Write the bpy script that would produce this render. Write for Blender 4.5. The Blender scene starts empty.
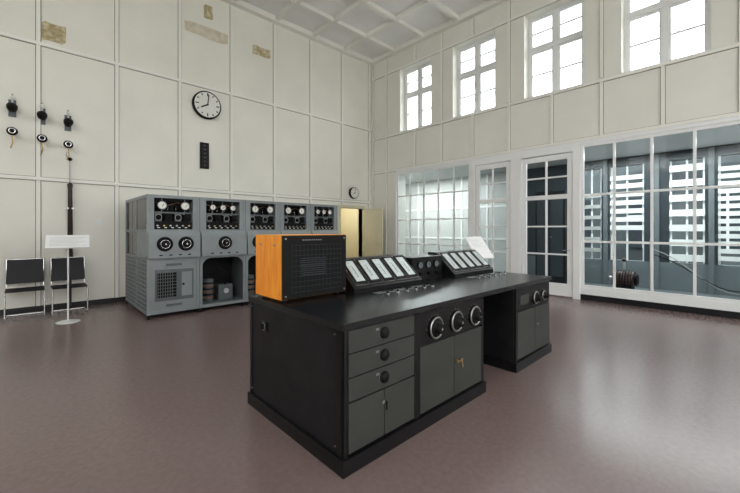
import bpy, math, random
from mathutils import Vector, Matrix
random.seed(4)
SC=bpy.context.scene
try:
    SC.view_settings.view_transform='Standard'; SC.view_settings.look='None'
    SC.view_settings.exposure=0.0
except Exception: pass
# ------------------------------------------------------------ materials
def mat(name,c,rough=.5,metal=0,noise=0,nscale=8,bump=0,emis=0,c2=None,spec=None,detail=4):
    m=bpy.data.materials.new(name);m.use_nodes=True;n=m.node_tree;b=n.nodes['Principled BSDF']
    b.inputs['Base Color'].default_value=(*c,1);b.inputs['Roughness'].default_value=rough;b.inputs['Metallic'].default_value=metal
    if spec is not None: b.inputs['Specular IOR Level'].default_value=spec
    if noise or c2:
        t=n.nodes.new('ShaderNodeTexCoord');z=n.nodes.new('ShaderNodeTexNoise');z.inputs['Scale'].default_value=nscale;z.inputs['Detail'].default_value=detail
        n.links.new(t.outputs['Object'],z.inputs['Vector'])
        r=n.nodes.new('ShaderNodeValToRGB')
        c2=c2 or tuple(min(1,x*(1+noise)) for x in c); c1=tuple(x*(1-noise) for x in c)
        r.color_ramp.elements[0].position=.35;r.color_ramp.elements[1].position=.65
        r.color_ramp.elements[0].color=(*c1,1);r.color_ramp.elements[1].color=(*c2,1)
        n.links.new(z.outputs['Fac'],r.inputs['Fac']);n.links.new(r.outputs['Color'],b.inputs['Base Color'])
        if bump:
            u=n.nodes.new('ShaderNodeBump');u.inputs['Strength'].default_value=bump;u.inputs['Distance'].default_value=.01
            n.links.new(z.outputs['Fac'],u.inputs['Height']);n.links.new(u.outputs['Normal'],b.inputs['Normal'])
    if emis:
        b.inputs['Emission Color'].default_value=(*c,1);b.inputs['Emission Strength'].default_value=emis
    return m
M={}
M['wall']=mat('cream_paint',(.80,.785,.705),.55,noise=.025,nscale=1.2)
M['wallR']=mat('cream_paint_window_wall',(.78,.77,.70),.55,noise=.025,nscale=1.2)
M['batten']=mat('batten_paint',(.84,.83,.77),.45)
M['shadow_strip']=mat('batten_shadow_line',(.28,.26,.21),.7)  # dark beige strips paint the shadow lines along the battens
M['ceil']=mat('ceiling_paint',(.84,.84,.82),.6,noise=.02,nscale=2)
M['white']=mat('white_lacquer',(.80,.81,.80),.35)
M['floor']=mat('linoleum',(.188,.134,.128),.25,noise=.06,nscale=26,detail=10)
M['black']=mat('black_lacquer',(.005,.005,.006),.35,spec=.35)
M['desktop']=mat('desk_top_lino',(.007,.008,.010),.26,noise=.15,nscale=6)
M['deskside']=mat('desk_side_scuffed',(.007,.007,.009),.5,noise=.3,nscale=5,c2=(.012,.012,.014),detail=10,spec=.35)
M['front']=mat('grey_green_enamel',(.038,.041,.036),.42,noise=.08,nscale=5,spec=.4)
M['rack']=mat('rack_grey_enamel',(.225,.252,.258),.42,noise=.05,nscale=4)
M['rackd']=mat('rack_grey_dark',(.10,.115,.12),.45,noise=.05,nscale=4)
M['chrome']=mat('chrome',(.70,.70,.71),.2,1)
M['steel']=mat('brushed_steel',(.40,.40,.40),.35,1)
M['face']=mat('dial_face',(.75,.75,.69),.4)
M['facegrey']=mat('meter_plate',(.54,.60,.60),.25)
M['rubber']=mat('matte_black',(.004,.004,.004),.6,spec=.2)
M['wood']=mat('orange_wood',(.62,.17,.02),.38)
M['brass']=mat('brass',(.5,.36,.16),.35,1)
M['brown']=mat('brown_wood',(.03,.014,.010),.4,noise=.3,nscale=9)
M['patch']=mat('exposed_substrate',(.42,.33,.17),.8,c2=(.62,.55,.38),noise=.1,nscale=14)
M['patch2']=mat('exposed_plaster',(.60,.54,.40),.8,c2=(.68,.64,.52),noise=.05,nscale=10)
M['yellow']=mat('yellow_door_paint',(.66,.61,.43),.5)
M['paper']=mat('white_board',(.85,.86,.86),.4)
M['darkblue']=mat('dark_panel_blue',(.030,.038,.046),.3)
M['bluegrey']=mat('blue_grey_panel',(.13,.15,.16),.4,noise=.08,nscale=2)
M['palegrey']=mat('pale_grey_wall',(.46,.465,.455),.5)
M['redm']=mat('red_brown_enamel',(.05,.016,.012),.4)
M['copper']=mat('copper_coil',(.4,.17,.08),.35,.8)
M['rope']=mat('light_cable',(.45,.43,.40),.6)
M['leather']=mat('black_leather',(.006,.006,.007),.5,spec=.3)
M['bark']=mat('bark',(.25,.24,.23),.9,noise=.2)
M['grass']=mat('ground_gravel',(.10,.11,.09),.9,noise=.2,nscale=.5)
M['skyblock']=mat('sky_block_grey',(.055,.064,.070),.8,c2=(.10,.115,.12),noise=.2,nscale=.8)
def grain():
    n=M['wood'].node_tree;b=n.nodes['Principled BSDF'];t=n.nodes.new('ShaderNodeTexCoord');mp=n.nodes.new('ShaderNodeMapping')
    mp.inputs['Scale'].default_value=(6,12,1.5);w=n.nodes.new('ShaderNodeTexNoise');w.inputs['Scale'].default_value=3;w.inputs['Detail'].default_value=6
    r=n.nodes.new('ShaderNodeValToRGB');r.color_ramp.elements[0].position=.3;r.color_ramp.elements[1].position=.7
    r.color_ramp.elements[0].color=(.84,.23,.008,1);r.color_ramp.elements[1].color=(1.0,.40,.03,1)
    n.links.new(t.outputs['Object'],mp.inputs[0]);n.links.new(mp.outputs[0],w.inputs['Vector']);n.links.new(w.outputs['Fac'],r.inputs[0]);n.links.new(r.outputs[0],b.inputs['Base Color'])
grain()
def glassmat(name,tint,refl):
    m=bpy.data.materials.new(name);m.use_nodes=True;n=m.node_tree;n.nodes.clear()
    o=n.nodes.new('ShaderNodeOutputMaterial');t=n.nodes.new('ShaderNodeBsdfTransparent');g=n.nodes.new('ShaderNodeBsdfGlossy')
    t.inputs[0].default_value=(*tint,1);g.inputs['Roughness'].default_value=.01
    f=n.nodes.new('ShaderNodeLayerWeight');f.inputs[0].default_value=refl;x=n.nodes.new('ShaderNodeMixShader')
    n.links.new(f.outputs['Fresnel'],x.inputs[0]);n.links.new(t.outputs[0],x.inputs[1]);n.links.new(g.outputs[0],x.inputs[2]);n.links.new(x.outputs[0],o.inputs[0]);return m
M['glass']=glassmat('partition_glass',(.86,.91,.92),.16)
M['wglass']=glassmat('window_glass',(.95,.97,.98),.1)
M['tube']=glassmat('valve_glass',(.8,.8,.8),.4)
# ------------------------------------------------------------ builder
class B:
    def __init__(s,name): s.n=name;s.v=[];s.f=[];s.mi=[];s.sm=[];s.ms=[];s.T=Matrix()
    def mid(s,m):
        if m not in s.ms: s.ms.append(m)
        return s.ms.index(m)
    def add(s,vs,fs,m,smooth=False):
        k=len(s.v);s.v+=[tuple(s.T@Vector(v)) for v in vs];i=s.mid(m)
        for f in fs: s.f.append([k+j for j in f]);s.mi.append(i);s.sm.append(smooth)
    def box(s,x0,x1,y0,y1,z0,z1,m):
        x0,x1=sorted((x0,x1));y0,y1=sorted((y0,y1));z0,z1=sorted((z0,z1))
        vs=[(x,y,z) for x in(x0,x1) for y in(y0,y1) for z in(z0,z1)]
        s.add(vs,[(0,1,3,2),(4,6,7,5),(0,4,5,1),(2,3,7,6),(0,2,6,4),(1,5,7,3)],m)
    def prismX(s,x0,x1,prof,m): # profile of (y,z)
        n=len(prof);vs=[(x0,*p) for p in prof]+[(x1,*p) for p in prof]
        fs=[tuple(range(n)),tuple(reversed(range(n,2*n)))]+[(i,i+n,(i+1)%n+n,(i+1)%n) for i in range(n)]
        s.add(vs,fs,m)
    def cyl(s,p0,p1,r,m,r1=None,seg=20,caps=True):
        p0=Vector(p0);p1=Vector(p1);r1=r if r1 is None else r1
        d=(p1-p0).normalized();a=d.orthogonal().normalized();b=d.cross(a)
        vs=[];
        for p,rr in((p0,r),(p1,r1)):
            for i in range(seg):
                t=2*math.pi*i/seg;vs.append(p+a*math.cos(t)*rr+b*math.sin(t)*rr)
        s.add(vs,[(i,(i+1)%seg,(i+1)%seg+seg,i+seg) for i in range(seg)],m,True)
        if caps: s.add(vs,[tuple(reversed(range(seg))),tuple(range(seg,2*seg))],m)
    def lathe(s,c,d,prof,m,seg=24): # prof: (dist along axis, radius)
        c=Vector(c);d=Vector(d).normalized();a=d.orthogonal().normalized();b=d.cross(a);vs=[]
        for h,r in prof:
            for i in range(seg):
                t=2*math.pi*i/seg;vs.append(c+d*h+a*math.cos(t)*r+b*math.sin(t)*r)
        fs=[]
        for k in range(len(prof)-1):
            for i in range(seg): j=(i+1)%seg;fs.append((k*seg+i,k*seg+j,(k+1)*seg+j,(k+1)*seg+i))
        s.add(vs,fs,m,True);e=len(prof)-1
        s.add(vs,[tuple(reversed(range(seg))),tuple(range(e*seg,(e+1)*seg))],m)
    def ring(s,c,d,R,r,m,seg=28,k=8):
        c=Vector(c);d=Vector(d).normalized();a=d.orthogonal().normalized();b=d.cross(a);vs=[];fs=[]
        for i in range(seg):
            t=2*math.pi*i/seg;e=a*math.cos(t)+b*math.sin(t)
            for j in range(k):
                q=2*math.pi*j/k;vs.append(c+e*(R+r*math.cos(q))+d*r*math.sin(q))
        for i in range(seg):
            for j in range(k): fs.append((i*k+j,((i+1)%seg)*k+j,((i+1)%seg)*k+(j+1)%k,i*k+(j+1)%k))
        s.add(vs,fs,m,True)
    def tube(s,pts,r,m,seg=10):
        for a,b in zip(pts[:-1],pts[1:]): s.cyl(a,b,r,m,seg=seg)
        for p in pts[1:-1]: s.ball(p,r,m,8)
    def ball(s,c,r,m,seg=14):
        prof=[(-r*math.cos(math.pi*i/8),max(1e-4,r*math.sin(math.pi*i/8))) for i in range(9)]
        s.lathe(c,(0,0,1),prof,m,seg)
    def done(s,bevel=0,parent=None):
        me=bpy.data.meshes.new(s.n);me.from_pydata(s.v,[],s.f)
        for m in s.ms: me.materials.append(M[m])
        me.polygons.foreach_set('material_index',s.mi);me.polygons.foreach_set('use_smooth',s.sm);me.update()
        o=bpy.data.objects.new(s.n,me);bpy.context.collection.objects.link(o)
        if bevel:
            md=o.modifiers.new('bev','BEVEL');md.width=bevel;md.segments=2;md.limit_method='ANGLE';md.angle_limit=math.radians(50)
        if parent: o.parent=parent
        return o
XW,YW,ZC=8.65,9.05,7.35
# ------------------------------------------------------------ shell
b=B('floor');b.box(-4,9.1,-8,YW+.2,-.12,0,'floor');b.done()
b=B('ceiling');b.box(-4.2,9.1,-8,YW+.2,ZC,ZC+.3,'ceil')
xb=[.11+1.2*k for k in range(-3,8)]
b.box(-4,XW,YW-.16,YW,ZC-.14,ZC,'batten');b.box(XW-.16,XW,-8,YW-.16,ZC-.14,ZC,'batten')
for x in xb[:]:
    if x<8: b.box(x-.045,x+.045,-8,YW-.16,ZC-.11,ZC,'batten')
for k in range(14):
    y=7.9-1.2*k; b.box(-4,XW-.16,y-.045,y+.045,ZC-.111,ZC,'batten')
b.done()
b=B('wall_left')
DX0,DX1,DZ=7.25,8.20,2.22
b.box(-4,DX0,YW,YW+.2,0,ZC,'wall');b.box(DX1,9.1,YW,YW+.2,0,ZC,'wall');b.box(DX0,DX1,YW,YW+.2,DZ,ZC,'wall')
b.done()
# unseen west and south walls; clerestory and tall windows added to shape the daylight
def holed(n,axis,c0,c1,lo,hi,ops,z0,z1):
    b=B(n)
    def bx(a,c,u,v):
        if axis=='x': b.box(c0,c1,a,c,u,v,'wall')
        else: b.box(a,c,c0,c1,u,v,'wall')
    bx(lo,hi,0,z0);bx(lo,hi,z1,ZC)
    e=[lo]+[v for o in ops for v in o]+[hi]
    for i in range(0,len(e),2): bx(e[i],e[i+1],z0,z1)
    b.done()
WO=[(-7,-5.4),(-4.6,-3.0),(-2.2,-.6),(.2,1.8),(2.6,4.2),(5.0,6.6)]
holed('wall_west','x',-4.2,-4,-8.2,YW+.2,WO,4.3,6.8)
SO=[(-3.4,-1.2),(-.6,1.6),(2.2,4.4),(5.0,7.2)]
holed('wall_south','y',-8.2,-8,-4.2,9.1,SO,1.1,6.7)
def wframe(n,axis,c,a,d,z0,z1,zs):
    b=B(n)
    def bx(p,q,u,v,k=0):
        if axis=='x': b.box(c+k,c+.06-k,p,q,u,v,'white')
        else: b.box(p,q,c+k,c+.06-k,u,v,'white')
    bx(a,a+.06,z0,z1);bx(d-.06,d,z0,z1);bx(a+.06,d-.06,z0,z0+.06);bx(a+.06,d-.06,z1-.06,z1);m=(a+d)/2;bx(m-.04,m+.04,z0+.06,z1-.06,.005)
    for z in zs: bx(a+.06,d-.06,z-.03,z+.03,.008)
    b.done()
k=6
for o in WO: wframe('window_%d'%k,'x',-4.13,*o,4.3,6.8,[5.1,5.9]);k+=1  # frames for the added light openings
for o in SO: wframe('window_%d'%k,'y',-8.13,*o,1.1,6.7,[2.2,3.3,4.4,5.5]);k+=1
b=B('trim_left_wall')
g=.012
for x in xb:
    z0=.1 if not(DX0-.1<x<DX1+.1) else DZ+.12
    b.box(x-.03,x+.03,YW-.030,YW,z0,ZC-.16,'batten');b.box(x-.03-g,x+.03+g,YW-.004,YW,z0,ZC-.16,'shadow_strip')
for z in (4.95,2.45): b.box(-4,XW,YW-.034,YW,z-.03,z+.03,'batten');b.box(-4,XW,YW-.0045,YW,z-.03-g,z+.03+g,'shadow_strip')
b.done(.004)
b=B('baseboard_left');b.box(-4,DX0-.08,YW-.03,YW,0,.10,'black');b.box(DX1+.1,XW,YW-.03,YW,0,.10,'black');b.done(.003)
# right wall
WIN=[(6.51,7.74),(4.49,5.75),(2.47,3.74),(.47,1.78),(-1.55,-.27)]
WZ0,WZ1=4.64,6.66
GY0=-2.4; GY1=7.90; GT=3.42
b=B('wall_right');T=XW+.45
b.box(XW,T,-8,YW+.2,GT,WZ0,'wallR');b.box(XW,T,-8,YW+.2,WZ1,ZC,'wallR')
ys=[YW+.2]+[v for w in WIN for v in (w[1],w[0])]+[-8]
for i in range(0,len(ys),2): b.box(XW,T,ys[i+1],ys[i],WZ0,WZ1,'wallR')
b.box(XW,T,GY1,YW+.2,0,GT,'wallR');b.box(XW,T,-8,GY0,0,GT,'wallR')
b.done()
b=B('trim_right_wall')
def vb(y,z0,z1): b.box(XW-.028,XW,y-.03,y+.03,z0,z1,'batten');b.box(XW-.004,XW,y-.03-g,y+.03+g,z0,z1,'shadow_strip')
def hb(z0,z1,y1=YW): b.box(XW-.032,XW,-8,y1,z0,z1,'batten');b.box(XW-.0045,XW,-8,y1,z0-g,z1+g,'shadow_strip')
for y in [8.35]+[ (a+c)/2 for a,c in WIN]+[(WIN[i][0]+WIN[i+1][1])/2 for i in range(4)]:
    pier=not any(a<y<c for a,c in WIN)
    vb(y,GT+.05,WZ0-.03)
    vb(y,(WZ0+.03) if pier else WZ1+.06,ZC-.16)
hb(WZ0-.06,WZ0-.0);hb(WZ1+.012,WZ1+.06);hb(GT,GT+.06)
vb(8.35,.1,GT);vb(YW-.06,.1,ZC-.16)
b.done(.004)
for i,(a,c) in enumerate(WIN):
    b=B('window_%d'%(i+1));x0,x1=XW+.24,XW+.31
    f=.065
    b.box(x0,x1,a,a+f,WZ0,WZ1,'white');b.box(x0,x1,c-f,c,WZ0,WZ1,'white')
    b.box(x0,x1,a+f,c-f,WZ0,WZ0+f,'white');b.box(x0,x1,a+f,c-f,WZ1-f,WZ1,'white')
    mz=WZ0+(WZ1-WZ0)*.60;my=(a+c)/2
    b.box(x0-.02,x1,my-.055,my+.055,WZ0+f,WZ1-f,'white');b.box(x0-.025,x1,a+f,c-f,mz-.055,mz+.055,'white')
    for z in ((WZ0+mz)/2,(WZ1+mz)/2): b.box(x0+.02,x1-.01,a+f,c-f,z-.018,z+.018,'white')
    for p,q in ((a+f,my-.055),(my+.055,c-f)):
        for u,v in ((WZ0+f,mz-.055),(mz+.055,WZ1-f)):
            b.box(x0+.005,x1,p,p+.035,u,v,'white');b.box(x0+.005,x1,q-.035,q,u,v,'white')
            b.box(x0+.006,x1-.001,p,q,u,u+.035,'white');b.box(x0+.006,x1-.001,p,q,v-.035,v,'white')
    b.box(x0+.03,x0+.034,a+f,c-f,WZ0+f,WZ1-f,'wglass')
    b.box(XW+.0,x0,a,c,WZ0-.0,WZ0+.02,'white')
    b.done(.003)
# ------------------------------------------------------------ glazed partition
def glaze(b,y0,y1,z0,z1,cols,rows,w=.035,fr=.06,x0=XW,dx=.07):
    b.box(x0,x0+dx,y0,y0+fr,z0,z1,'white');b.box(x0,x0+dx,y1-fr,y1,z0,z1,'white')
    b.box(x0,x0+dx,y0+fr,y1-fr,z0,z0+fr,'white');b.box(x0,x0+dx,y0+fr,y1-fr,z1-fr,z1,'white')
    for i in range(1,cols):
        y=y0+(y1-y0)*i/cols;b.box(x0+.012,x0+dx-.012,y-w/2,y+w/2,z0+fr,z1-fr,'white')
    for z in rows: b.box(x0+.014,x0+dx-.014,y0+fr,y1-fr,z-w/2,z+w/2,'white')
    b.box(x0+.03,x0+.036,y0+fr,y1-fr,z0+fr,z1-fr,'glass')
b=B('glass_partition')
glaze(b,5.2,7.88,.30,3.34,5,[1.06,1.82,2.58])
glaze(b,-2.38,2.52,.26,3.34,8,[1.25,2.25],w=.045)
b.box(XW-.02,XW+.1,-2.4,7.9,3.34,GT,'white')
b.box(XW-.01,XW+.09,5.2,7.88,.12,.30,'white');b.box(XW-.01,XW+.09,-2.38,2.52,.12,.26,'white')
b.box(XW-.005,XW+.09,-2.38,2.52,0,.12,'black');b.box(XW-.005,XW+.09,5.2,7.88,0,.12,'black')
b.box(XW-.05,XW+.12,2.52,2.66,0,3.34,'white');b.box(XW-.05,XW+.12,3.80,4.06,0,3.34,'white');b.box(XW-.05,XW+.12,5.04,5.20,0,3.34,'white');b.box(XW-.03,XW+.12,7.88,7.95,0,3.34,'white')
b.box(XW-.05,XW+.12,2.66,3.80,3.22,3.34,'white');b.box(XW-.05,XW+.12,4.06,5.04,3.22,3.34,'white')
b.done(.004)
def gdoor(n,y0,y1,cols):
    b=B(n);x0=XW-.02
    fr=.10
    b.box(x0,x0+.06,y0,y0+fr,.03,3.2,'white');b.box(x0,x0+.06,y1-fr,y1,.03,3.2,'white')
    b.box(x0,x0+.06,y0+fr,y1-fr,.03,.30,'white');b.box(x0,x0+.06,y0+fr,y1-fr,3.08,3.2,'white')
    b.box(x0+.001,x0+.059,y0+fr,y1-fr,2.20,2.30,'white')
    for i in range(1,cols): y=y0+(y1-y0)*i/cols;b.box(x0+.01,x0+.05,y-.02,y+.02,.3,3.08,'white')
    for z in (.95,1.58,2.70): b.box(x0+.012,x0+.048,y0+fr,y1-fr,z-.018,z+.018,'white')
    b.box(x0+.027,x0+.033,y0+fr,y1-fr,.3,3.08,'glass')
    b.cyl((x0,y0+.05,1.05),(x0-.05,y0+.05,1.05),.01,'steel');b.cyl((x0-.05,y0+.05,1.05),(x0-.05,y0+.17,1.05),.009,'steel')
    b.done(.003)
gdoor('door_1',4.08,5.02,2);gdoor('door_2',2.68,3.78,2)
# corridor behind the partition
XB=11.4
b=B('floor_annex');b.box(9.1,XB,-8,10.6,-.1,.02,'bluegrey');b.done()
b=B('ceiling_annex');b.box(9.1,XB+.2,-6,10.8,GT,GT+.1,'palegrey');b.done()
b=B('wall_annex_back')
OP=[(-1.6,-.75),(-.45,.50),(.72,1.36),(1.86,2.60),(2.80,3.3)]
ys=[10.8]+[v for w in reversed(OP) for v in (w[1],w[0])]+[-6]
b.box(XB,XB+.2,5.4,10.8,0,GT,'palegrey')
ys[0]=5.4
for i in range(0,len(ys),2): b.box(XB,XB+.2,ys[i+1],ys[i],.7,3.2,'darkblue')
b.box(XB,XB+.2,-6,5.4,0,.7,'bluegrey');b.box(XB,XB+.2,-6,5.4,3.2,GT,'darkblue')
for y in (6.2,7.2,8.2,9.2,10.2): b.box(XB-.02,XB,y-.03,y+.03,0,GT,'white')
for z in (1.2,2.3): b.box(XB-.022,XB,5.4,10.8,z-.03,z+.03,'white')
for y in (-.6,.61,1.6,2.7,3.45): b.box(XB-.05,XB,y-.05,y+.05,.02,GT,'bluegrey')
b.done()
b=B('wall_annex_end');b.box(9.1,XB+.2,10.6,10.8,0,GT,'palegrey');b.done()
b=B('reflection_slats')  # white slats stand in for striped reflections in the partition glass
SP=[(.13,.26,.8,3.1),(.10,.17,.8,3.1),(.16,.36,.75,3.1),(.12,.22,1.5,3.1),(.10,.30,.9,2.6)]
for j,(a,c) in enumerate(OP):
    hh,st,z,ze=SP[j]
    while z<ze-.1:
        b.box(XB-.01,XB+.05,a,c,z,z+hh,'white' if j!=4 else 'palegrey');z+=st
    b.box(XB+.06,XB+.08,a,a+.04,.7,3.2,'white');b.box(XB+.06,XB+.08,c-.04,c,.7,3.2,'white');b.box(XB+.06,XB+.08,(a+c)/2-.02,(a+c)/2+.02,.7,3.2,'white')
b.done()
b=B('wall_sky_block');b.box(15,15.2,-9,9,-.15,3.75,'skyblock')  # added outside wall, darkens the bright sky behind the slats
for y in range(-8,8,2): b.box(14.94,15,y,y+.9,.9,2.6,'darkblue');b.box(14.9,14.94,y+.42,y+.48,.9,2.6,'white');b.box(14.9,14.95,y,y+.9,1.95,2.0,'white')
b.done()
b=B('display_cabinet')
b.box(10.7,11.30,3.5,4.3,.02,2.6,'black');b.box(10.69,10.7,3.55,3.88,.2,2.5,'darkblue');b.box(10.69,10.7,3.92,4.25,.2,2.5,'darkblue')
b.cyl((10.69,3.86,1.3),(10.66,3.86,1.3),.015,'steel')
b.done(.004)
b=B('antique_motor')
b.box(9.3,9.75,1.7,2.15,.02,.16,'rubber')
b.cyl((9.52,1.72,.42),(9.52,2.10,.42),.18,'redm',seg=28);b.cyl((9.52,1.66,.42),(9.52,1.72,.42),.12,'rubber');b.cyl((9.52,2.1,.42),(9.52,2.18,.42),.05,'steel')
b.box(9.36,9.68,1.75,2.07,.16,.32,'rubber')
for k in range(7): b.ring((9.52,1.76+.05*k,.42),(0,1,0),.185,.01,'rubber')
b.cyl((9.52,1.91,.6),(9.52,1.91,.80),.03,'steel');b.ball((9.52,1.91,.84),.045,'redm')
b.done(.004)
b=B('cable_harness')
pts=[(9.9,1.5-.0,1.1)]
for k in range(1,13): t=k/12;pts.append((9.9,1.5-1.6*t,1.1-.75*t+.12*math.sin(6*t)-.2*math.sin(math.pi*t)))
b.tube(pts,.009,'rope');b.tube([(9.9,p[1],p[2]*.8+.1) for _,p in enumerate(pts)],.010,'rubber')
b.cyl((9.9,1.5,.02),(9.9,1.5,1.3),.02,'steel');b.cyl((9.9,-.1,.02),(9.9,-.1,.9),.02,'steel')
b.done()
# hallway past the corner door
b=B('wall_hallway')
b.box(6.6,6.7,YW+.2,11.6,0,2.7,'yellow');b.box(8.95,9.05,YW+.2,11.6,0,2.7,'yellow');b.box(6.6,9.05,11.6,11.7,0,2.7,'yellow');b.box(6.6,9.05,YW+.2,11.7,2.7,2.8,'wall')
b.box(6.6,9.05,YW+.2,11.7,-.1,0,'floor');b.done()
b=B('trim_door')
b.box(DX0-.09,DX0,YW-.03,YW+.2,0,DZ+.09,'yellow');b.box(DX1,DX1+.09,YW-.03,YW+.2,0,DZ+.09,'yellow');b.box(DX0,DX1,YW-.03,YW+.2,DZ,DZ+.09,'yellow');b.done(.004)
b=B('door_3')
x=DX1+.0
b.box(x,x+.045,8.1,YW-.035,.01,DZ-.02,'yellow')
b.box(x-.008,x,8.2,8.92,.15,.95,'yellow');b.box(x-.008,x,8.2,8.92,1.1,2.08,'yellow')
b.cyl((x,8.17,1.05),(x-.06,8.17,1.05),.012,'steel');b.cyl((x-.06,8.17,1.05),(x-.06,8.30,1.05),.01,'steel');b.done(.003)
# ------------------------------------------------------------ control desk
DXa,DXb,DYa,DYb,DT=1.39,4.66,1.70,2.97,.93
b=B('control_desk')
b.box(DXa-.015,DXb+.015,DYa-.02,DYb+.02,DT-.045,DT,'desktop')
def ped(x0,x1):
    b.box(x0,x1,DYa+.02,DYb,.10,DT-.045,'deskside')
    b.box(x0-.022,x1+.01,DYa-.02,DYb+.02,0,.10,'black')
ped(DXa,3.06);ped(3.72,DXb)
b.box(3.06,3.72,2.55,DYb,.1,DT-.045,'black')
b.box(DXa-.008,DXa,DYa+.02,DYa+.06,.10,DT-.045,'black');b.box(DXa-.008,DXa,DYb-.04,DYb,.10,DT-.045,'black')
b.box(DXa-.018,DXa,2.66,2.76,.68,.76,'black');b.cyl((DXa-.018,2.71,.72),(DXa-.026,2.71,.72),.028,'rubber');b.ring((DXa-.02,2.71,.72),(1,0,0),.03,.003,'steel')
for (yy,zz) in ((1.78,.85),(2.93,.85),(1.78,.15),(2.93,.15)): b.cyl((DXa-.002,yy,zz),(DXa-.012,yy,zz),.006,'steel',seg=10)
Y0=DYa+.02
b.box(1.392,1.42,Y0-.02,Y0,.1,DT-.045,'black');b.box(2.06,2.12,Y0-.02,Y0,.1,DT-.045,'black')
for z0,z1 in ((.735,.875),(.585,.727),(.435,.577)):
    b.box(1.425,2.055,Y0-.022,Y0,z0,z1,'front')
    zc=(z0+z1)/2;xc=1.735
    b.box(xc-.045,xc+.045,Y0-.026,Y0-.022,zc-.018,zc+.022,'chrome')
    b.lathe((xc,Y0-.026,zc+.004),(0,-1,0),[(0,.04),(.012,.038),(.022,.028),(.027,.01)],'rubber',20)
    b.box(1.66,1.69,Y0-.024,Y0-.022,zc+.028,zc+.045,'steel')
b.box(1.425,1.737,Y0-.022,Y0,.115,.425,'front');b.box(1.743,2.055,Y0-.022,Y0,.115,.425,'front')
b.cyl((1.72,Y0-.022,.35),(1.72,Y0-.035,.35),.012,'chrome');b.box(1.755,1.765,Y0-.03,Y0-.022,.28,.34,'rubber')
b.box(2.12,3.04,Y0-.018,Y0,.63,.875,'black');b.box(3.02,3.06,Y0-.02,Y0,.1,.875,'black')
def wheel(x,z,R,y=Y0-.018):
    b.lathe((x,y,z),(0,-1,0),[(0,R),(.012,R),(.018,R*.96)],'rubber',32)
    b.ring((x,y-.020,z),(0,1,0),R*.88,R*.09,'steel')
    b.lathe((x,y-.016,z),(0,-1,0),[(0,R*.74),(.012,R*.74),(.014,R*.5),(.05,R*.44),(.055,R*.38)],'rubber',28)
    b.ring((x,y-.06,z),(0,1,0),R*.36,R*.05,'steel')
    b.cyl((x,y-.071,z),(x,y-.074,z),R*.12,'chrome')
    for k in range(9):
        t=math.pi*(k/8);b.box(x+R*1.13*math.cos(t)-.002,x+R*1.13*math.cos(t)+.002,y-.002,y,z+R*1.13*math.sin(t)-.004,z+R*1.13*math.sin(t)+.004,'steel')
for x in (2.31,2.60,2.89): wheel(x,.735,.090)
b.box(2.125,2.572,Y0-.022,Y0,.115,.615,'front');b.box(2.578,3.015,Y0-.022,Y0,.115,.615,'front')
b.cyl((2.60,Y0-.022,.40),(2.60,Y0-.04,.40),.014,'brass');b.box(2.585,2.65,Y0-.048,Y0-.04,.395,.405,'brass');b.ring((2.66,Y0-.044,.40),(0,1,0),.012,.003,'brass');b.tube([(2.66,Y0-.044,.39),(2.665,Y0-.05,.34)],.004,'brass',6)
b.box(3.73,3.77,Y0-.02,Y0,.1,.875,'black');b.box(3.77,4.65,Y0-.018,Y0,.63,.875,'black')
wheel(4.22,.725,.075);wheel(4.45,.725,.06);b.box(3.83,4.05,Y0-.022,Y0-.018,.69,.79,'front')
b.box(3.775,4.215,Y0-.022,Y0,.115,.615,'front');b.box(4.221,4.65,Y0-.022,Y0,.115,.615,'front');b.cyl((4.25,Y0-.022,.42),(4.25,Y0-.04,.42),.014,'chrome')
b.done(.003)
# sloping meter consoles standing on the desk
def case(x0,x1,n,px):
    b=B('meter_console')
    yf,yb,zt=2.42,2.70,1.22
    b.prismX(x0,x1,[(yf,DT),(yb+.12,DT),(yb+.12,zt),(yb,zt),(yf,DT+.04)],'black')
    A=Vector((0,yf,DT+.04));E=Vector((0,yb,zt));d=(E-A);L=d.length;d.normalize();nn=Vector((0,-d.z,d.y))
    def q(xa,xb_,t0,t1,h0,h1,m):
        vs=[]
        for x in (xa,xb_):
            for t in (t0,t1):
                for h in (h0,h1):
                    p=A+d*t+nn*h;vs.append((x,p.y,p.z))
        b.add(vs,[(0,1,3,2),(4,6,7,5),(0,4,5,1),(2,3,7,6),(0,2,6,4),(1,5,7,3)],m)
    w=(x1-x0-.05)/n
    for i in range(n):
        xa=x0+.025+w*i+.008;xz=xa+w-.016
        q(xa,xz,.03,L-.02,0,.012,'steel')
        q(xa+.006,xz-.006,.036,L-.026,.012,.016,'rubber')
        q(xa+.030,xz-.030,.07,L-.05,.016,.019,'facegrey')
        xm=(xa+xz)/2
        q(xm-.002,xm+.002,.12,L-.12,.019,.021,'rubber')
        for k in range(5): q(xm-.02,xm-.004,.12+k*.045,.123+k*.045,.019,.0205,'rubber')
    for k in range(6):
        x=px+.13*k
        b.box(x,x+.10,2.27,2.34,DT,DT+.004,'steel');b.box(x+.01,x+.09,2.28,2.33,DT+.004,DT+.006,'rubber' if k%2 else 'bluegrey')
        b.cyl((x+.05,2.20,DT),(x+.05,2.20,DT+.012),.016,'steel',seg=14);b.cyl((x+.05,2.20,DT+.012),(x+.05,2.20,DT+.03),.009,'rubber',seg=12)
    b.done(.003)
case(2.10,3.06,5,2.25);case(3.68,4.62,5,3.80)
b=B('relay_box')
b.box(3.09,3.65,2.58,2.84,DT,1.19,'black')
for x in (3.22,3.37,3.52):
    b.lathe((x,2.58,1.10),(0,-1,0),[(0,.048),(.015,.046)],'rubber');b.lathe((x,2.565,1.10),(0,-1,0),[(0,.036),(.002,.036)],'bluegrey')
    b.box(x-.003,x+.003,2.560,2.563,1.095,1.13,'rubber');b.cyl((x,2.58,1.0),(x,2.55,1.0),.018,'rubber')
b.done(.003)
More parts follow.
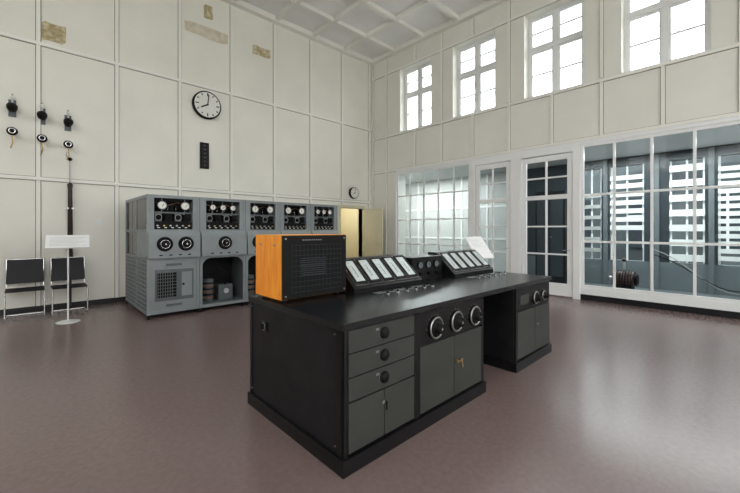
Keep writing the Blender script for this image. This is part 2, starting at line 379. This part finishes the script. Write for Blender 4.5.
# radio cabinet
b=B('radio_cabinet')
x0,x1,y0,y1,z0,z1=1.415,2.06,2.50,2.93,DT,1.46
z0f=z0+.02
b.box(x0,x0+.022,y0,y1,z0f,z1,'wood');b.box(x1-.022,x1,y0,y1,z0f,z1,'wood');b.box(x0+.022,x1-.022,y0,y1,z1-.02,z1,'wood');b.box(x0+.022,x1-.022,y0,y1,z0f,z0f+.02,'wood');b.box(x0+.022,x1-.022,y1-.015,y1,z0f,z1,'wood')
for x in (x0+.04,x1-.08):
    for y in (y0+.04,y1-.08): b.box(x,x+.04,y,y+.04,z0,z0f,'rubber')
b.box(x0+.004,x1-.004,y0-.014,y0+.002,z0f+.004,z1-.004,'rubber')
for k in range(9):
    z=1.13+k*.017;b.box(1.58,1.83,y0-.022,y0-.014,z,z+.006,'darkblue')
for k in range(14):
    x=1.50+k*.038;b.box(x,x+.002,y0-.018,y0-.014,1.0,1.38,'darkblue')
for k in range(10):
    z=1.0+k*.042;b.box(1.5,2.0,y0-.0175,y0-.014,z,z+.002,'darkblue')
for k in range(9): b.box(1.60+k*.022,1.612+k*.022,y0-.017,y0-.014,1.415,1.423,'steel')
for x in (x0+.03,x1-.03):
    for z in (z0f+.03,z1-.03): b.cyl((x,y0-.014,z),(x,y0-.024,z),.007,'steel',seg=10)
b.cyl((x0,2.6,1.38),(x0-.008,2.6,1.38),.01,'steel',seg=10);b.cyl((x0,2.83,1.38),(x0-.008,2.83,1.38),.01,'steel',seg=10)
b.done(.003)
# ------------------------------------------------------------ transmitter racks
def meter(b,x,y,z,r):
    b.lathe((x,y,z),(0,-1,0),[(0,r),(.03,r*.97),(.035,r*.85)],'rubber');b.lathe((x,y-.034,z),(0,-1,0),[(0,r*.76),(.003,r*.76)],'face')
    b.ring((x,y-.034,z),(0,1,0),r*.85,r*.06,'steel')
    t=random.uniform(.6,2.4);b.cyl((x,y-.04,z-r*.3),(x+math.cos(t)*r*.6,y-.04,z-r*.3+math.sin(t)*r*.8),.004,'rubber',seg=6)
def knob(b,x,y,z,r,ring=True):
    if ring: b.ring((x,y-.006,z),(0,1,0),r*1.25,r*.10,'steel')
    b.lathe((x,y,z),(0,-1,0),[(0,r*1.1),(.01,r*1.05),(.012,r*.75),(.045,r*.65),(.05,r*.5)],'rubber')
def rack(i,xa,xb_,kind,first=False):
    b=B('transmitter_rack');yf,yk,zt=6.90,8.75,2.10
    p=.045
    for x in (xa,xb_-p):
        for y in (yf,yk-p): b.box(x,x+p,y,y+p,.07,zt,'rack');b.box(x-.0,x+p,y,y+p,0,.07,'rubber')
    for z in (.07,.98,1.46,zt-.05):
        b.box(xa+p,xb_-p,yf+.002,yf+p,z,z+.05,'rack')
        b.box(xa+.002,xa+p-.002,yf+p,yk-p,z,z+.05,'rack');b.box(xb_-p+.002,xb_-.002,yf+p,yk-p,z,z+.05,'rack')
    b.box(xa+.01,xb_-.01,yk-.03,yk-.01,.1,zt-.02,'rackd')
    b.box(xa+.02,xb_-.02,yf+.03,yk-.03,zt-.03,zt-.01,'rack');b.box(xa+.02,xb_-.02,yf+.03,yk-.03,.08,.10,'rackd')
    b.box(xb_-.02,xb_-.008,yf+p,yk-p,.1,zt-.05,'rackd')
    if first:
        b.box(xa+.02,xa+.03,yf+p,yk-p,.12,.98,'rubber')
        y=yf+.08
        while y<yk-.06: b.box(xa+.006,xa+.014,y,y+.022,.12,.98,'rack');y+=.085
        z=.17
        while z<.97: b.box(xa+.004,xa+.012,yf+p,yk-p,z,z+.020,'rack');z+=.075
        b.box(xa+.002,xa+.02,7.75,7.83,.1,zt-.05,'rack')
        b.box(xa+.012,xa+.022,yf+p,7.75,1.03,1.46,'rack')
        b.box(xa+.015,xa+.02,yf+p,7.75,1.51,2.05,'tube');b.box(xa+.015,xa+.02,7.83,yk-p,1.03,2.05,'tube')
        b.box(xa+.40,xa+.42,yf+.3,yk-p,1.03,2.05,'palegrey')
        b.box(xa+.05,xa+.4,yf+.3,yk-p,1.44,1.46,'rack')
        for kk,yy in enumerate((7.2,7.4,7.6,8.0,8.25,8.5)):
            b.cyl((xa+.2,yy,1.46),(xa+.2,yy,1.46+(.28 if kk%2 else .4)),.06,'rackd' if kk%2 else 'rubber');b.cyl((xa+.2,yy,1.88),(xa+.2,yy,1.92),.02,'copper')
        for yy in (8.0,8.3,8.55): b.box(xa+.12,xa+.3,yy-.08,yy+.08,1.03,1.25,'rackd')
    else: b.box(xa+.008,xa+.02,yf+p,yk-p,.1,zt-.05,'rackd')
    yp=yf+.22;w=xb_-xa
    b.box(xa+p,xb_-p,yp,yp+.02,1.50,zt-.05,'rubber')
    b.box(xa+p,xa+w*.13,yf+.01,yp,1.50,zt-.05,'rack');b.box(xb_-w*.13,xb_-p,yf+.01,yp,1.50,zt-.05,'rack')
    ym=yf+.06
    b.box(xa+w*.13,xb_-w*.13,ym,ym+.012,1.51,1.645,'rubber')
    b.box(xa+w*.13,xb_-w*.13,ym,ym+.012,1.79,1.815,'rackd')
    b.box(xa+w*.13,xb_-w*.13,ym+.005,ym+.02,2.005,2.05,'rubber')
    cs=[xa+w*t for t in (.28,.5,.72)]
    def hang(x,r):
        b.box(x-.01,x+.01,ym+.004,ym+.012,1.80,2.05,'rackd');meter(b,x,ym+.004,1.925,r)
    if kind in (0,2,3): hang(cs[0],.078);hang(cs[2],.078)
    else: hang(cs[0],.058);hang(cs[1],.058);hang(cs[2],.058)
    for k,x in enumerate((xa+w*.22,xa+w*.41,xa+w*.59,xa+w*.78)):
        b.box(x-.05,x+.05,ym+.002,ym+.012,1.65,1.79,'rubber' if k%2 else 'rackd')
        knob(b,x,ym,1.72,.030 if k%2 else .040,ring=(k%2==0))
    for k in range(4):
        x=xa+w*(.26+.16*k);b.lathe((x,yp-.06,1.50+.32),(0,0,1),[(0,.02),(.03,.03),(.09,.03),(.12,.012)],'tube',12);b.cyl((x,yp-.06,1.78),(x,yp-.06,1.82),.022,'copper' if k==1 else 'steel',seg=12)
    b.tube([(xa+w*.2,yp-.04,1.98),(xa+w*.4,yp-.05,1.93),(xa+w*.62,yp-.04,1.99),(xa+w*.8,yp-.05,1.94)],.006,'copper',6)
    for k in range(6): b.cyl((xa+w*(.2+.12*k),ym,1.575),(xa+w*(.2+.12*k),ym-.035,1.575),.014,'brass' if k%4==1 else 'steel',seg=10)
    for k in range(5): b.box(xa+w*(.2+.13*k),xa+w*(.2+.13*k)+.04,ym-.003,ym,1.535,1.548,'face')
    b.prismX(xa+.01,xb_-.01,[(yf-.07,1.02),(yf+.01,1.02),(yf+.01,1.48),(yf-.02,1.48),(yf-.07,1.40)],'rack')
    for x in ((xa+w*.30,xa+w*.70) if kind!=1 else (xa+w*.5,)):
            b.lathe((x,yf-.07,1.26),(0,-1,0),[(0,.125),(.01,.125)],'rubber',30)
            b.ring((x,yf-.095,1.26),(0,1,0),.105,.018,'rubber');b.lathe((x,yf-.08,1.26),(0,-1,0),[(0,.09),(.03,.088),(.034,.045),(.06,.035)],'rubber',28);b.cyl((x,yf-.14,1.26),(x,yf-.143,1.26),.014,'chrome')
            b.ring((x,yf-.112,1.26),(0,1,0),.07,.006,'chrome')
    for k in range(4): b.box(xa+w*(.2+.18*k),xa+w*(.2+.18*k)+.05,yf-.074,yf-.07,1.06,1.08,'rubber')
    if kind in (0,3):
        b.box(xa+p,xb_-p,yf+.012,yf+.03,.12,.98,'rack')
        xs,xe=xa+w*.14,xb_-w*.12
        b.box(xs,xe,yf+.006,yf+.012,.28,.82,'rackd');b.box(xs+.03,xs+.40*w,yf,yf+.006,.34,.76,'rubber')
        for k in range(7): b.box(xs+.04+k*.045*w,xs+.05+k*.045*w,yf-.006,yf,.34,.76,'rackd')
        for k in range(7): b.box(xs+.03,xs+.4*w,yf-.006,yf,.38+k*.055,.388+k*.055,'rackd')
        b.box(xs+.50*w,xe-.03,yf-.004,yf+.006,.34,.76,'rack');b.cyl((xs+.53*w,yf-.004,.55),(xs+.53*w,yf-.03,.55),.018,'rubber')
        for zz in (.20,.90): b.box(xa+w*.35,xa+w*.65,yf+.004,yf+.012,zz-.02,zz+.02,'rackd')
    else:
        b.box(xa+p,xb_-p,yf+.60,yf+.62,.1,.98,'rubber');b.box(xa+p,xb_-p,yf+.02,yf+.6,.10,.13,'rackd')
        r=.16
        for sx,xc in ((1,xa+p),(-1,xb_-p)):
            n=7;vs=[(xc,yf+.02,.98)]+[(xc+sx*(r-r*math.sin(t)),yf+.02,.98-r+r*math.cos(t)) for t in [math.pi/2*k/(n-1) for k in range(n)]]
            vs2=[(v[0],yf+.04,v[2]) for v in vs];m=len(vs)
            b.add(vs+vs2,[tuple(range(m)),tuple(reversed(range(m,2*m)))]+[(k,k+m,(k+1)%m+m,(k+1)%m) for k in range(m)],'rack')
        b.cyl((xa+w*.3,yf+.35,.13),(xa+w*.3,yf+.35,.55),.10,'rackd');b.box(xa+w*.5,xa+w*.82,yf+.25,yf+.5,.13,.42,'rackd')
        for k in range(6): b.ring((xa+w*.3,yf+.35,.2+.055*k),(0,0,1),.105,.014,'rubber' if k%2 else 'copper')
        b.tube([(xa+w*.66,yf+.3,.42),(xa+w*.7,yf+.22,.62),(xa+w*.5,yf+.25,.75),(xa+w*.35,yf+.3,.6)],.014,'rubber',8)
        b.cyl((xa+w*.66,yf+.25,.30),(xa+w*.66,yf+.22,.30),.05,'facegrey')
    b.done(.003)
X=[1.41,2.25,3.12,3.88,4.66,5.45]
for i in range(5): rack(i,X[i]+.004,X[i+1]-.004,[0,1,2,3,4][i],i==0)
# ------------------------------------------------------------ wall items
def clock(x,z,r,n='wall_clock',hour=8,minute=1):
    b=B(n);y=YW-.036
    b.cyl((x,YW,z),(x,y,z),r*.3,'rubber')
    b.lathe((x,y,z),(0,-1,0),[(0,r),(.07,r),(.085,r*.96),(.085,r*.9),(.07,r*.88)],'rubber',48)
    b.lathe((x,y-.07,z),(0,-1,0),[(0,r*.9),(.017,r*.9)],'face',48);y-=.013
    for k in range(12):
        t=math.pi/6*k;s=.70 if k%3 else .62
        b.cyl((x+math.sin(t)*r*s,y-.077,z+math.cos(t)*r*s),(x+math.sin(t)*r*.83,y-.077,z+math.cos(t)*r*.83),r*.035,'rubber',seg=6)
    t=math.pi/6*(hour+minute/60);b.cyl((x,y-.082,z),(x+math.sin(t)*r*.5,y-.082,z+math.cos(t)*r*.5),r*.045,'rubber',seg=6)
    t=math.pi/30*minute;b.cyl((x,y-.088,z),(x+math.sin(t)*r*.75,y-.088,z+math.cos(t)*r*.75),r*.032,'rubber',seg=6)
    b.cyl((x,y-.07,z),(x,y-.095,z),r*.06,'rubber',seg=12);b.done()
clock(3.09,4.50,.33)
clock(7.76,2.72,.19)
b=B('number_plate_strip');x,z=3.05,3.29;y=YW
b.box(x-.10,x+.10,y-.05,y,z-.31,z+.31,'rubber')
for k in range(6):
    zz=z+.24-k*.095;b.box(x-.07,x+.07,y-.056,y-.05,zz-.035,zz+.035,'black');b.cyl((x,y-.056,zz),(x,y-.06,zz),.012,'bluegrey',seg=12)
b.done(.003)
def patch(n,x0,x1,z0,z1,m,seed):
    b=B(n);random.seed(seed)
    n_=14;pts=[]
    for k in range(n_):
        t=k/n_*4;e=t%1;j=random.uniform(-.015,.015)
        if t<1: p=(x0+(x1-x0)*e,z0+j)
        elif t<2: p=(x1+j,z0+(z1-z0)*e)
        elif t<3: p=(x1-(x1-x0)*e,z1+j)
        else: p=(x0+j,z1-(z1-z0)*e)
        pts.append(p)
    vs=[(p[0],YW,p[1]) for p in pts]+[(p[0],YW-.006,p[1]) for p in pts]
    b.add(vs,[tuple(range(n_)),tuple(reversed(range(n_,2*n_)))]+[(k,(k+1)%n_,(k+1)%n_+n_,k+n_) for k in range(n_)],m);b.done()
patch('trim_exposed_1',.15,.50,5.05,5.40,'patch',1);patch('trim_exposed_2',2.62,3.62,6.15,6.42,'patch2',2);patch('trim_exposed_3',4.28,4.80,6.18,6.42,'patch',3)
patch('trim_exposed_4',3.05,3.25,6.62,6.95,'patch',5)
def insul(x,z):
    b=B('wall_insulator');y=YW
    b.box(x-.05,x+.05,y-.02,y,z-.14,z+.16,'rackd')
    b.cyl((x,y-.02,z),(x,y-.12,z),.022,'steel')
    b.lathe((x,y-.06,z),(0,-1,0),[(0,.04),(.02,.07),(.05,.04),(.07,.07),(.10,.04),(.12,.075),(.16,.06),(.18,.03)],'rubber',26)
    b.ring((x,y-.20,z),(0,1,0),.045,.010,'steel')
    b.tube([(x,y-.08,z+.09),(x,y-.08,z+.2),(x,y-.03,z+.25)],.014,'steel')
    b.ball((x,y-.08,z+.19),.030,'face');b.done()
for x,z in ((-.23,3.66),(.16,3.60),(.53,3.55)):
    insul(x,z)
    b=B('hanging_connector');zz=z-.42
    b.lathe((x,YW-.08,zz),(0,-1,0),[(0,.04),(.02,.07),(.05,.075),(.08,.05)],'rubber',22);b.cyl((x,YW,zz),(x,YW-.08,zz),.02,'steel')
    b.ring((x,YW-.17,zz),(0,1,0),.04,.009,'chrome')
    b.tube([(x,YW-.12,zz-.08),(x+.01,YW-.12,zz-.2),(x-.02,YW-.10,zz-.30)],.010,'brass');b.done()
b=B('switching_pole')
b.cyl((.56,YW-.07,.03),(.56,YW-.07,.95),.022,'brown');b.lathe((.56,YW-.07,.95),(0,0,1),[(0,.024),(.05,.045),(1.35,.034),(1.42,.045),(1.46,.02)],'brown',18)
b.cyl((.56,YW-.07,2.4),(.56,YW-.07,2.85),.014,'steel');b.ball((.56,YW-.07,2.86),.035,'rubber');b.tube([(.56,YW-.07,2.86),(.50,YW-.07,2.93),(.52,YW-.07,3.0)],.01,'steel')
b.box(.50,.62,YW-.10,YW,1.9,1.93,'steel');b.box(.50,.62,YW-.10,YW,1.1,1.13,'steel')
b.cyl((.56,YW-.07,0),(.56,YW-.07,.03),.03,'rubber');b.done()
b=B('light_switch');b.box(.95,1.05,YW-.02,YW,1.60,1.72,'white');b.box(.98,1.02,YW-.028,YW-.02,1.63,1.69,'white');b.done(.003)
def chair(x,y):
    b=B('cantilever_chair');w=.24
    for s in (-w,w):
        b.tube([(x+s,y-.30,.0125),(x+s,y+.20,.0125)],.0125,'chrome')
        b.tube([(x+s,y-.30,.0125),(x+s,y-.33,.05),(x+s,y-.30,.44),(x+s,y-.26,.47),(x+s,y+.16,.455),(x+s,y+.20,.50),(x+s,y+.27,.98)],.0125,'chrome')
    b.tube([(x-w,y+.20,.0125),(x+w,y+.20,.0125)],.0125,'chrome');b.tube([(x-w,y+.27,.98),(x+w,y+.27,.98)],.0125,'chrome')
    b.box(x-w-.005,x+w+.005,y-.27,y+.17,.465,.49,'leather')
    b.prismX(x-w-.005,x+w+.005,[(y+.195,.56),(y+.225,.56),(y+.29,.985),(y+.26,.985)],'leather')
    b.done(.004)
chair(-.06,8.62);chair(.52-.0,8.58)
def stand(x,y,z,yaw,w,h,tilt):
    b=B('information_stand');b.T=Matrix.Translation((x,y,0))@Matrix.Rotation(yaw,4,'Z')
    b.lathe((0,0,0),(0,0,1),[(0,.16),(.008,.16),(.014,.14),(.02,.03)],'white',30);b.cyl((0,0,.015),(0,0,z-.02),.012,'white')
    b.T=b.T@Matrix.Translation((0,0,z))@Matrix.Rotation(tilt,4,'X')
    b.box(-w/2,w/2,-h/2,h/2,-.008,.008,'paper');b.box(-.06,.06,-.06,.06,-.02,-.008,'white')
    for k in range(7): b.box(-w/2+.05,w/2-.05-(k%3)*.05,h/2-.06-k*.03,h/2-.066-k*.03,.008,.0085,'palegrey')
    b.done(.001)
stand(.45,7.64,1.31,math.radians(-5),.55,.30,math.radians(42))
stand(6.0,3.42,1.18,math.radians(-15),.42,.50,math.radians(50))
# ------------------------------------------------------------ outside
b=B('ground_outside');b.box(9.6,80,-60,60,-.4,-.15,'grass');b.done()
def tree(x,y,h,seed):
    random.seed(seed);b=B('bare_tree')
    def br(p,d,l,r,lv):
        q=p+d*l;b.cyl(p,q,r,'bark',r1=r*.62,seg=6 if lv<2 else 4,caps=False)
        if lv>=5: return
        for k in range(3 if lv<4 else 2):
            a=Vector((random.uniform(-1,1),random.uniform(-1,1),random.uniform(-.1,.6)));br(q,(d+a*.75).normalized(),l*random.uniform(.6,.82),r*.58,lv+1)
        if lv<3: br(p+d*l*.6,(d+Vector((random.uniform(-1,1),random.uniform(-1,1),.2))).normalized(),l*.6,r*.4,lv+2)
    br(Vector((x,y,-.15)),Vector((0,0,1)),h*.34,.16,0);b.done()
tree(33,18,19,3);tree(30,4,17,11)
# ------------------------------------------------------------ light
w=bpy.data.worlds.new('overcast_sky');SC.world=w;w.use_nodes=True;n=w.node_tree;bg=n.nodes['Background']
t=n.nodes.new('ShaderNodeTexCoord');s=n.nodes.new('ShaderNodeSeparateXYZ');r=n.nodes.new('ShaderNodeValToRGB')
r.color_ramp.elements[0].color=(.55,.56,.55,1);r.color_ramp.elements[0].position=.0;r.color_ramp.elements[1].color=(.97,.98,1,1);r.color_ramp.elements[1].position=.25
n.links.new(t.outputs['Generated'],s.inputs[0]);n.links.new(s.outputs['Z'],r.inputs[0]);n.links.new(r.outputs[0],bg.inputs[0]);bg.inputs[1].default_value=7.2
def area(n,loc,rot,sx,sy,e,c):
    l=bpy.data.lights.new(n,'AREA');l.shape='RECTANGLE';l.size=sx;l.size_y=sy;l.energy=e;l.color=c
    o=bpy.data.objects.new(n,l);bpy.context.collection.objects.link(o);o.location=loc;o.rotation_euler=rot;return o
l=bpy.data.lights.new('hallway_lamp','POINT');l.energy=40;l.color=(1,.95,.84);l.shadow_soft_size=.15
o=bpy.data.objects.new('hallway_lamp',l);bpy.context.collection.objects.link(o);o.location=(7.8,10.4,2.4)
area('annex_fill_light',(10.2,8.0,GT-.05),(0,0,0),.4,3,170,(1,.98,.95))  # unseen fill lights, added to brighten the space behind the glass
area('annex_fill_light.001',(10.2,1.5,GT-.05),(0,0,0),.4,4,170,(1,.99,.97))
# ------------------------------------------------------------ camera
f=359.4;al=math.atan(380/359.4)
cam=bpy.data.cameras.new('camera');co=bpy.data.objects.new('camera',cam);bpy.context.collection.objects.link(co)
cam.sensor_width=36;cam.lens=f*36/740;cam.shift_y=-(246.5-230)/740;cam.clip_end=300
co.location=(0,0,1.5);co.rotation_euler=(math.pi/2,0,al-math.pi/2);SC.camera=co
